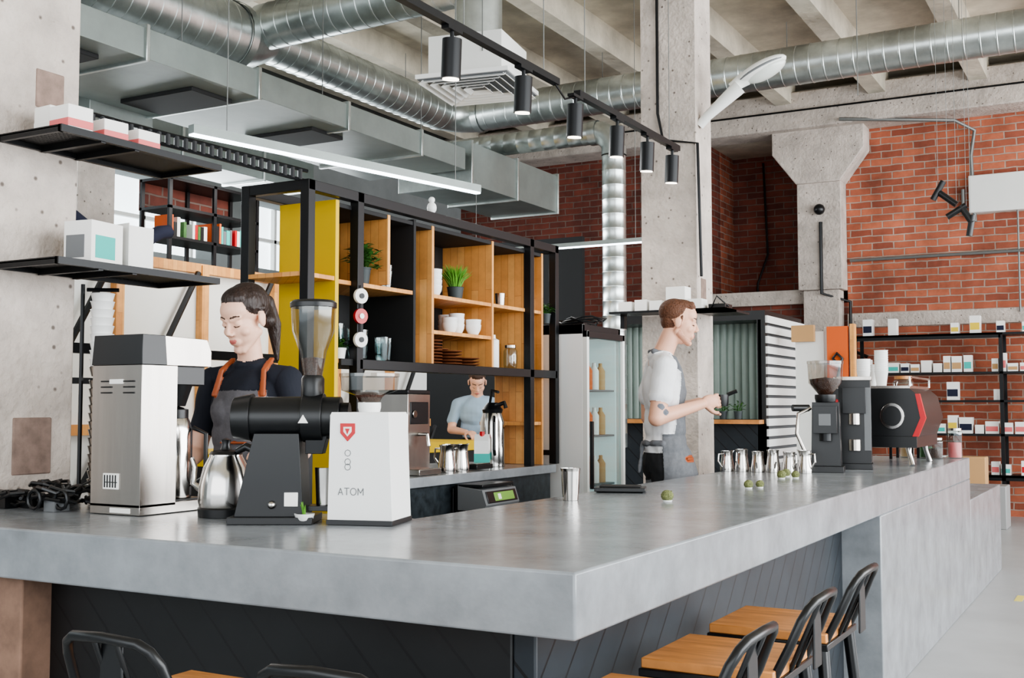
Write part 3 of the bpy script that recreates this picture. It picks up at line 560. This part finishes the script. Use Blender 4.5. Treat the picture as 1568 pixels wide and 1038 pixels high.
# ---------------------------------------------------------------- kiosk
b=B(); X0,X1,Y0,Y1=-4.9,-3.2,10.8,12.15
b.bx(X0,X1,Y0,Y1,2.13,2.22,blackp); b.bx(X1-.08,X1,Y0,Y0+.08,0,2.13,blackp); b.bx(X0,X0+.08,Y0,Y0+.08,0,2.13,blackp); b.bx(X1-.08,X1,Y1-.08,Y1,0,2.13,blackp)
b.bx(X0,X1,Y0,Y0+.1,0,1.12,boards); b.bx(X0,X1-.02,Y0-.16,Y0+.1,1.12,1.16,pined); b.bx(X0,X1,Y1-.05,Y1,0,2.13,blackm); b.bx(X1-.07,X1-.04,Y0,Y1,0,2.13,grey)
for z in np.arange(.5,2.18,.1): b.bx(X1,X1+.02,Y0+.02,Y1+.05,z,z+.07,white)
x=X0
while x<X1-.1: b.cyl((x,Y0+.5,1.16),(x,Y0+.5,2.13),.045,curtain,n=10); x+=.075
b.done('kiosk_booth')
for x in (-3.75,-3.6,-3.45): leafplant('potted_plant',x,10.72,1.165,.12,.08,green,40)
leafplant('hanging_plant',-3.95,10.72,1.85,.3,.12,green,90,potdk,.05,.05)
b=B(); b.bx(-3.0,-2.72,11.15,11.25,0,2.02,whitem); b.bx(-2.72,-2.42,11.15,11.25,0,1.2,grey); b.bx(-2.68,-2.48,11.1,11.15,1.4,2.06,orange); b.bx(-3.02,-2.8,11.08,11.14,1.92,2.08,kraft); b.bx(-2.46,-2.42,11.1,11.2,0,2.08,pine)
b.bx(-2.72,-2.46,11.1,11.2,0,1.3,blackm); b.bx(-2.72,-2.46,11.16,11.2,1.3,2.06,whitem); b.tube([(-2.58,11.09,1.7),(-2.62,11.08,1.75),(-2.58,11.08,1.8),(-2.53,11.08,1.75),(-2.58,11.08,1.55)],.015,blackp,6); b.done('menu_stand')
# ---------------------------------------------------------------- product shelf
b=B(); zs=(2.12,1.68,1.36,.98,.52)
for z in zs: b.bx(-3.0,-.6,13.8,14.2,z-.025,z,black)
b.bx(-3.0,-.6,13.8,13.83,z-.06,z,black)
for x in (-3.0,-1.4,-.62):
    for y in (13.8,14.17): b.bx(x-.02,x+.02,y,y+.03,0,2.12,black)
b.bx(-3.0,-1.4,13.8,13.82,2.06,2.12,black); b.done('product_shelf')
b=B()
for z in zs:
    x=-2.92
    while x<-.7:
        w=random.uniform(.08,.17); h=random.uniform(.08,.22)
        if random.random()>(.5 if z in(2.12,1.36) else .2):
            b.bx(x,x+w*.85,13.87,14.0,z+.001,z+h,random.choice([paper,paper,white])); b.bx(x+.005,x+w*.8,13.868,13.87,z+h*.2,z+h*.6,random.choice([teal,teal,pink,yel2,kraft,navy,red,paper]))
        x+=w
b.done('packaged_goods')
b=B(); b.bx(-2.25,-1.3,13.0,13.4,0,.45,mat('grey_box',(150,150,150),.6)); b.bx(-1.9,-1.5,13.05,13.3,.451,.75,kraft); b.done('storage_bin',.01)
b=B()
for (x,y,w,h) in ((-.55,8.3,.5,.05),(-.8,8.3,.05,.25),(-.6,10.8,.5,.05)): b.bx(x,x+w,y,y+h,0,.002,tape)
b.done('floor_tape_marks')
# ---------------------------------------------------------------- stools
def stool(x,y,rz):
    b=B(); b.at(x,y,0,rz)
    b.bx(-.17,.17,-.16,.17,.65,.675,pined); b.bx(-.175,.175,-.165,.175,.63,.65,blackp)
    for sx in (-1,1):
        for sy in (-1,1): b.tube([(sx*.15,sy*.145,.64),(sx*.215,sy*.2,0)],[.018,.014],blackp,8)
    for z,k in ((.22,.195),(.42,.18)):
        b.tube([(k,k*.93,z),(k,-k*.93,z)],.01,blackp,6); b.tube([(-k,k*.93,z),(-k,-k*.93,z)],.01,blackp,6)
    b.tube([(.195,.18,.25),(-.195,.18,.25)],.01,blackp,6); b.tube([(.195,-.18,.25),(-.195,-.18,.25)],.01,blackp,6)
    pts=[(-.14,-.15,.65),(-.138,-.19,.73),(-.13,-.215,.79),(-.115,-.23,.818),(-.09,-.238,.832),(0,-.245,.838),(.09,-.238,.832),(.115,-.23,.818),(.13,-.215,.79),(.138,-.19,.73),(.14,-.15,.65)]
    b.tube(pts,.011,blackp,10); b.prism([(-.035,.66),(.035,.66),(.03,.83),(-.03,.83)],'y',-.222,-.216,blackp)
    for sx in (-.03,.03): b.tube([(sx,-.16,.65),(sx,-.24,.835)],.007,blackp,6)
    b.done('bar_stool',.003)
stool(-.93,2.28,90); stool(-.93,2.8,90); stool(-.93,3.3,90); stool(-1.8,1.83,0); stool(-1.27,1.8,4)
# ---------------------------------------------------------------- people
class Fig:
    def __init__(s): s.p=[]; s.M=Matrix()
    def e(s,c,r,lab,rot=None,pr=0):
        m=s.M@Matrix.Translation(c)
        if rot is not None: m=m@rot
        s.p.append(('e',m,r,lab,pr))
    def c(s,p0,p1,r0,r1,lab,pr=0):
        k=s.M.to_scale()[0]; s.p.append(('c',s.M@Vector(p0),s.M@Vector(p1),r0*k,r1*k,lab,pr))
    def head(s,c,yaw,pitch,kind,sc=1.0,roll=0):
        s.M=Matrix.Translation(c)@Matrix.Rotation(R(yaw),4,'Z')@Matrix.Rotation(R(pitch),4,'X')@Matrix.Rotation(R(roll),4,'Y')@Matrix.Scale(sc,4)
        e,cc=s.e,s.c; f=kind=='f'
        e((0,-.018,.038),(.071,.091,.078),'skin'); e((0,.02,-.022),(.057,.062,.088) if f else (.06,.063,.09),'skin'); e((0,.03,.045),(.058,.053,.05),'skin')
        e((0,.062,-.1),(.017,.016,.014) if f else (.024,.018,.016),'skin')
        bw=.0012 if f else .0018
        for q in (-1,1):
            jw=.046 if f else .05
            cc((q*jw,-.008,-.052),(q*.014,.056,-.1),.017,.014,'skin'); e((q*.036,.048,-.03),(.022,.022,.02),'skin')
            cc((q*.044,.064,.024),(q*.012,.077,.018),.006,.007,'skin')
            cc((q*.046,.0665,.0305),(q*.03,.0755,.033),.0012,bw,'brow',.0008); cc((q*.03,.0755,.033),(q*.013,.0812,.029),bw,bw,'brow',.0008)
            e((q*.029,.066,.003),(.0145,.0125,.011),'skin'); cc((q*.042,.0685,-.004),(q*.029,.0785,-.0065),.0012,.0013,'brow',.0008); cc((q*.029,.0785,-.0065),(q*.017,.0755,-.004),.0013,.001,'brow',.0008)
            e((q*.077,-.01,-.006),(.008,.017,.029),'skin'); e((q*.081,-.016,.002),(.005,.014,.02),'skin'); e((q*.0085,.089,-.031),(.0078,.01,.007),'skin')
        cc((0,.0765,.016),(0,.0985,-.024),.0055,.0085,'skin')
        e((0,.07,-.061),(.026,.016,.02),'skin'); e((-.006,.082,-.0565),(.012,.0065,.0036),'lips',pr=.0008); e((.006,.082,-.0565),(.012,.0065,.0036),'lips',pr=.0008); e((0,.081,-.0635),(.013,.007,.0045),'lips',pr=.0008)
        if f:
            e((0,-.034,.05),(.0775,.092,.078),'hair'); e((0,-.005,.085),(.062,.07,.04),'hair')
            for q in (-1,1): e((q*.045,-.02,.055),(.035,.06,.055),'hair'); cc((q*.066,.012,.045),(q*.072,-.03,.03),.009,.014,'hair'); cc((q*.05,-.07,-.03),(q*.02,-.1,0),.03,.03,'hair')
            e((0,-.12,.035),(.034,.03,.032),'hair'); cc((0,-.14,.02),(0,-.15,-.07),.03,.028,'hair'); cc((0,-.15,-.07),(0,-.12,-.2),.028,.009,'hair')
        else:
            e((0,-.034,.05),(.077,.087,.073),'hair'); e((0,.0,.09),(.061,.07,.034),'hair'); cc((-.032,.038,.093),(.032,.038,.093),.022,.022,'hair'); cc((-.02,.05,.102),(.026,.046,.105),.012,.014,'hair')
            e((0,-.052,.0),(.063,.05,.052),'hair')
            for q in (-1,1): cc((q*.067,.006,.03),(q*.067,.004,-.008),.006,.005,'hair'); cc((q*.05,-.0,-.056),(q*.018,.056,-.099),.0165,.0145,'stubble',.0004)
            e((0,.064,-.096),(.019,.014,.013),'stubble',pr=.001)
        s.M=Matrix()
    def hand(s,W,d,n,side,curl=35,sc=1.0,spread=.0):
        W=Vector(W);d=Vector(d).normalized();n=Vector(n); n=(n-d*n.dot(d)).normalized(); t=d.cross(n)*side
        rot=Matrix((t,d,t.cross(d))).transposed().to_4x4()
        s.e(tuple(W+d*.045*sc),(.038*sc,.05*sc,.015*sc),'skin',rot)
        for i,(o,L,r) in enumerate(((.028,.072,.0085),(.0095,.08,.0088),(-.0095,.074,.0085),(-.028,.058,.0075))):
            p=W+d*.082*sc+t*o*sc; dd=(d+t*o*spread*6).normalized(); ax=None
            for k,f in enumerate((.45,.3,.25)):
                if ax is None: ax=dd.cross(n).normalized()
                dd=(Matrix.Rotation(R(curl),3,ax)@dd).normalized(); q=p+dd*L*f*sc
                s.c(tuple(p),tuple(q),(r-.0006*k)*sc,(r-.0006*(k+1))*sc,'skin'); p=q
        p=W+d*.025*sc+t*.026*sc; dd=(d*.7+t*.65+n*.25).normalized()
        for k,(l,r) in enumerate(((.042,.0125),(.034,.0105),(.026,.0095))):
            q=p+dd*l*sc; s.c(tuple(p),tuple(q),r*sc,(r-.001)*sc,'skin'); p=q; dd=(dd+n*.35+d*.25-t*.25).normalized()
    def build(s,name,base,yaw,mats,voxel=.0055,smooth=3,post=None):
        vs=[];fs=[]
        n=24; k=12; sv=[]; sf=[]
        for i in range(k+1):
            a=math.pi*i/k-math.pi/2
            for j in range(n): t=2*math.pi*j/n; sv.append((math.cos(a)*math.cos(t),math.cos(a)*math.sin(t),math.sin(a)))
        for i in range(k):
            for j in range(n): sf.append((i*n+j,i*n+(j+1)%n,(i+1)*n+(j+1)%n,(i+1)*n+j))
        for p in s.p:
            o=len(vs)
            if p[0]=='e': vs+=[tuple(p[1]@Vector((x*p[2][0],y*p[2][1],z*p[2][2]))) for x,y,z in sv]
            else:
                a,b_=p[1],p[2]; d=(b_-a); q=Vector((0,0,1)).rotation_difference(d.normalized())
                for idx,(x,y,z) in enumerate(sv):
                    row=idx//n
                    if row<=k//2: vs.append(tuple(a+q@Vector((x*p[3],y*p[3],z*p[3])))) 
                    else: vs.append(tuple(b_+q@Vector((x*p[4],y*p[4],z*p[4]))))
            fs+=[tuple(i+o for i in f) for f in sf]
        me=bpy.data.meshes.new(name+'_src'); me.from_pydata(vs,[],fs); me.validate()
        ob=bpy.data.objects.new(name,me); bpy.context.collection.objects.link(ob)
        rm=ob.modifiers.new('r','REMESH'); rm.mode='VOXEL'; rm.voxel_size=voxel
        sm=ob.modifiers.new('s','SMOOTH'); sm.factor=.5; sm.iterations=smooth
        bpy.context.view_layer.update(); dg=bpy.context.evaluated_depsgraph_get()
        m2=bpy.data.meshes.new_from_object(ob.evaluated_get(dg)); ob.modifiers.clear(); ob.data=m2; m2.name=name
        nv=len(m2.vertices); co=np.empty(nv*3); m2.vertices.foreach_get('co',co); co=co.reshape(-1,3)
        nf=len(m2.polygons); ce=np.empty(nf*3); m2.polygons.foreach_get('center',ce); ce=ce.reshape(-1,3)
        best=np.full(nf,1e9); lab=np.zeros(nf,int); names=list(mats.keys())
        for p in s.p:
            if p[0]=='e':
                inv=np.array(p[1].inverted()); scl=abs(p[1].to_scale()[0]); q=ce@inv[:3,:3].T+inv[:3,3]; r=np.array(p[2])
                k0=np.linalg.norm(q/r,axis=1); k1=np.linalg.norm(q/(r*r),axis=1)+1e-9; sd=k0*(k0-1)/k1*scl; L=p[3]; pr=p[4]
            else:
                a=np.array(p[1]);c=np.array(p[2]);d=c-a; t=np.clip(((ce-a)@d)/(d@d+1e-12),0,1); sd=np.linalg.norm(ce-a-t[:,None]*d,axis=1)-(p[3]+(p[4]-p[3])*t); L=p[5]; pr=p[6]
            sd=sd-pr; w=sd<best; best[w]=sd[w]; lab[w]=names.index(L)
        if post: lab=post(ce,lab,names)
        m2.materials.clear()
        for nme in names: m2.materials.append(mats[nme])
        m2.polygons.foreach_set('material_index',lab.astype(np.int32))
        lt=np.empty(len(m2.loops),int); m2.loops.foreach_get('vertex_index',lt); ls=np.empty(nf,int);m2.polygons.foreach_get('loop_start',ls); lc=np.empty(nf,int);m2.polygons.foreach_get('loop_total',lc)
        no=np.empty(nv*3); m2.vertices.foreach_get('normal',no); no=no.reshape(-1,3)
        for nm,off in (('apron',.006),('sleeve',.002)):
            if nm in names:
                idx=set()
                for i in np.nonzero(lab==names.index(nm))[0]: idx.update(lt[ls[i]:ls[i]+lc[i]])
                idx=np.array(list(idx),int)
                if len(idx): co[idx]+=no[idx]*off
        cl=set()
        for i in np.nonzero(np.isin(lab,[names.index(x) for x in ('shirt','sleeve','apron','pants') if x in names]))[0]: cl.update(lt[ls[i]:ls[i]+lc[i]])
        cl=np.array(list(cl),int); P=co[cl]
        wr=np.sin(P[:,2]*42+P[:,0]*30+2*np.sin(P[:,0]*19+P[:,1]*23))*np.sin(P[:,2]*17-P[:,0]*26+P[:,1]*31+1)
        co[cl]+=no[cl]*(wr*.004)[:,None]
        m2.vertices.foreach_set('co',co.ravel())
        m2.shade_smooth(); m2.update(); ob.location=base; ob.rotation_euler=(0,0,R(yaw)); bpy.data.meshes.remove(me); return ob
skin=mat('skin',(232,186,162),.5,0,.05,20); skin2=mat('skin_warm',(222,170,144),.5,0,.05,20); stub=mat('stubble_skin',(184,134,110),.6,0,.12,200)
lips=mat('lips',(196,108,100),.45); browm=mat('brow_hair',(62,42,32),.7)
hairf=mat('dark_brown_hair',(46,33,28),.45,0,.3,60,.5,90,stretch=(1,1,.2)); hairm=mat('chestnut_hair',(98,62,42),.6,0,.3,80,.6,120)
teew=mat('white_tshirt',(228,228,230),.85,0,.03,4,.35,9); teeb=mat('navy_tshirt',(22,26,38),.85,0,.1,4,.35,9); teel=mat('blue_tshirt',(150,172,190),.85)
denim=mat('grey_denim',(96,94,98),.9,0,.15,60,.35,10); denim2=mat('grey_canvas',(106,108,112),.9,0,.12,60,.35,10); leather=mat('tan_leather',(160,82,46),.5)
pants=mat('black_trousers',(26,27,30),.85,0,.1,5,.3,12); shoe=mat('black_shoes',(20,20,22),.5); ink=mat('tattoo_ink',(96,100,108),.6)
def lower(F,h,hw=.09):
    for q in (-1,1):
        F.c((q*hw,0,h*.52),(q*(hw+.01),.015,h*.285),.085,.06,'pants'); F.c((q*(hw+.01),.015,h*.285),(q*(hw+.01),-.02,h*.06),.058,.042,'pants'); F.e((q*(hw+.015),.045,.038),(.045,.12,.038),'shoe')
# woman
F=Fig(); H=1.72; lower(F,H,.085)
F.e((0,0,.92),(.165,.115,.14),'pants'); F.e((0,0,1.0),(.145,.102,.14),'shirt'); F.e((0,0,1.1),(.13,.095,.16),'shirt'); F.e((0,.0,1.2),(.135,.096,.16),'shirt'); F.e((0,.0,1.28),(.145,.098,.16),'shirt')
for q in (-1,1): F.e((q*.058,.045,1.27),(.06,.052,.07),'shirt'); F.c((0,-.012,1.41),(q*.14,-.012,1.385),.052,.052,'shirt')
F.c((0,-.02,1.4),(0,.012,1.54),.048,.044,'skin'); F.e((0,-.012,1.435),(.075,.058,.035),'shirt')
for q in (-1,1): F.c((q*.15,-.01,1.38),(q*.195,-.015,1.22),.053,.049,'sleeve')
F.c((.192,-.012,1.24),(.215,.0,1.12),.04,.036,'skin'); F.c((.215,0,1.12),(.17,.2,1.05),.036,.024,'skin'); F.hand((.17,.21,1.045),(-.1,1,-.25),(-.4,0,-1),-1,30,.95)
F.c((-.2,-.005,1.24),(-.225,.02,1.13),.04,.036,'skin'); F.c((-.225,.02,1.13),(-.24,.23,1.13),.036,.024,'skin'); F.hand((-.24,.24,1.13),(0,1,.1),(.6,0,-1),1,35,.95)
F.head((0,.045,1.605),-12,-22,'f',.99)
for q in (-1,1):
    for o in (-.004,.004): F.c((q*.098+o,.076,1.33),(q*.086+o,.048,1.42),.007,.007,'leather',.002); F.c((q*.086+o,.048,1.42),(q*.08+o,-.02,1.462),.007,.007,'leather',.002)
F.c((-.05,.105,1.16),(.05,.105,1.16),.005,.005,'leather',.008)
def apron_f(ce,lab,names):
    ok=np.isin(lab,[names.index('shirt'),names.index('pants')]); x,y,z=ce.T; w=np.where(z>1.12,.125-(z-1.12)*.1,.17)
    m=ok&(y>np.where(z>1.1,.02,-.03))&(z<1.345)&(z>.5)&(np.abs(x)<w); lab[m]=names.index('apron'); return lab
F.build('woman_barista',(-2.86,3.17,0),192,{'skin':skin,'shirt':teeb,'sleeve':teeb,'pants':pants,'shoe':shoe,'hair':hairf,'brow':browm,'lips':lips,'leather':leather,'apron':denim,'stubble':skin},.0038,3,apron_f)
# man
F=Fig(); H=1.85; lower(F,H,.09)
F.e((0,0,.99),(.165,.115,.15),'pants'); F.e((0,0,1.08),(.152,.108,.14),'shirt'); F.e((0,0,1.2),(.152,.106,.17),'shirt'); F.e((0,-.005,1.37),(.168,.11,.17),'shirt')
for q in (-1,1): F.e((q*.065,.04,1.41),(.075,.055,.08),'shirt'); F.c((0,-.02,1.525),(q*.16,-.02,1.495),.06,.058,'shirt')
F.c((0,-.025,1.52),(0,.035,1.66),.056,.052,'skin'); F.e((0,-.02,1.55),(.085,.068,.036),'shirt')
for q in (-1,1): F.c((q*.172,-.02,1.485),(q*.215,-.05,1.345),.06,.06,'sleeve')
F.c((.215,-.05,1.35),(.235,-.075,1.23),.046,.042,'skin'); F.c((.235,-.075,1.23),(.13,.17,1.3),.042,.027,'skin'); F.hand((.125,.18,1.305),(-.35,1,.2),(-1,-.2,0),-1,38)
F.c((-.215,-.05,1.35),(-.235,-.05,1.23),.046,.042,'skin'); F.c((-.235,-.05,1.23),(-.1,.2,1.31),.042,.027,'skin'); F.hand((-.09,.21,1.31),(.45,1,.1),(1,-.2,-.1),1,42)
F.e((.25,-.06,1.285),(.016,.02,.024),'ink',pr=.006); F.e((.25,-.035,1.26),(.012,.014,.012),'ink',pr=.006)
F.head((0,.085,1.728),-8,-10,'m',1.0)
F.e((0,.035,.84),(.19,.135,.3),'apron')
for q in (-1,1): F.c((q*.095,.07,1.45),(q*.08,.045,1.535),.01,.01,'apron',.003); F.c((q*.08,.045,1.535),(q*.06,-.06,1.575),.009,.009,'apron',.003)
F.c((.145,-.03,1.1),(.09,-.1,1.1),.008,.008,'apron',.006); F.c((.09,-.1,1.1),(0,-.113,1.1),.008,.008,'apron',.006); F.c((.03,-.118,1.09),(.05,-.14,.95),.006,.005,'apron',.002)
F.c((.13,.1,1.02),(.06,.135,1.02),.008,.008,'leather',.012)
def apron_m(ce,lab,names):
    ok=np.isin(lab,[names.index('shirt'),names.index('pants')]); x,y,z=ce.T
    m=ok&(y>np.where(z>1.15,.03+(z-1.15)*.12,-.03))&(z<1.46)&(z>.5); lab[m]=names.index('apron'); return lab
F.build('man_barista',(-2.2,5.6,0),-60,{'skin':skin2,'shirt':teew,'sleeve':teew,'pants':pants,'shoe':shoe,'hair':hairm,'brow':browm,'lips':lips,'leather':leather,'apron':denim2,'stubble':stub,'ink':ink},.0045,3,apron_m)
b=B(); b.at(-2.2,5.6,0,-60); b.lathe([(.03,0),(.034,.02),(.034,.06),(.031,.06),(.001,.01)],blackp,(.015,.3,1.29),20); b.tube([(.03,.27,1.32),(.07,.2,1.31)],.012,blackp,8); b.tube([(.0,.33,1.35),(.01,.38,1.37)],.01,blackp,8); b.done('portafilter')
# kitchen worker
F=Fig(); H=1.7; lower(F,H)
F.e((0,0,.92),(.165,.12,.14),'pants'); F.e((0,0,1.1),(.15,.11,.17),'shirt'); F.e((0,.03,1.24),(.17,.115,.16),'shirt')
for q in (-1,1): F.c((0,.03,1.34),(q*.15,.03,1.32),.06,.055,'shirt'); F.c((q*.17,.03,1.31),(q*.22,.04,1.16),.056,.05,'sleeve'); F.c((q*.21,.04,1.2),(q*.23,.06,1.08),.042,.038,'skin'); F.c((q*.23,.06,1.08),(q*.1,.27,1.06),.038,.026,'skin'); F.hand((q*.09,.28,1.06),(-q*.5,1,0),(-q*.3,0,-1),-q,35)
F.c((0,.03,1.36),(0,.07,1.48),.055,.05,'skin'); F.head((0,.1,1.5),0,-35,'m')
F.build('kitchen_worker',(-5.28,8.85,0),212,{'skin':skin2,'shirt':teel,'sleeve':teel,'pants':pants,'shoe':shoe,'hair':browm,'brow':browm,'lips':lips,'stubble':skin2},.006,2)
# ---------------------------------------------------------------- lights, world, camera
w=bpy.data.worlds.new('world'); bpy.context.scene.world=w; w.use_nodes=True; bg=w.node_tree.nodes['Background']; bg.inputs[0].default_value=(.87,.94,1,1); bg.inputs[1].default_value=1.75
def area(name,loc,target,sx,sy,e,col=(1,1,1)):
    l=bpy.data.lights.new(name,'AREA'); l.shape='RECTANGLE'; l.size=sx; l.size_y=sy; l.energy=e; l.color=col
    o=bpy.data.objects.new(name,l); o.location=loc; o.rotation_euler=(Vector(target)-Vector(loc)).to_track_quat('-Z','Y').to_euler(); bpy.context.collection.objects.link(o)
area('window_light_right',(5.5,7.5,2.6),(-3,8.5,2.2),16,3.8,1500,(.96,.985,1)); area('window_light_front',(-1,-4.5,2.6),(-3,6,2.4),9,3.5,240,(.96,.985,1)); area('window_light_left',(-8.9,7,3.3),(-3,6,1.5),8,.8,280,(.92,.97,1))
area('lamp_kitchen',(-4.6,6.5,3.0),(-4.6,6.5,0),2.5,.5,55,(1,.98,.95))
try: bpy.context.scene.view_settings.look='AgX - Medium High Contrast'
except Exception as ex: print(ex)
cam=bpy.data.cameras.new('camera'); co=bpy.data.objects.new('camera',cam); bpy.context.collection.objects.link(co)
cam.lens=40; cam.sensor_width=36; co.location=(0,0,1.29); co.rotation_euler=(R(90+3.38),0,R(29.06)); cam.clip_end=100
bpy.context.scene.camera=co
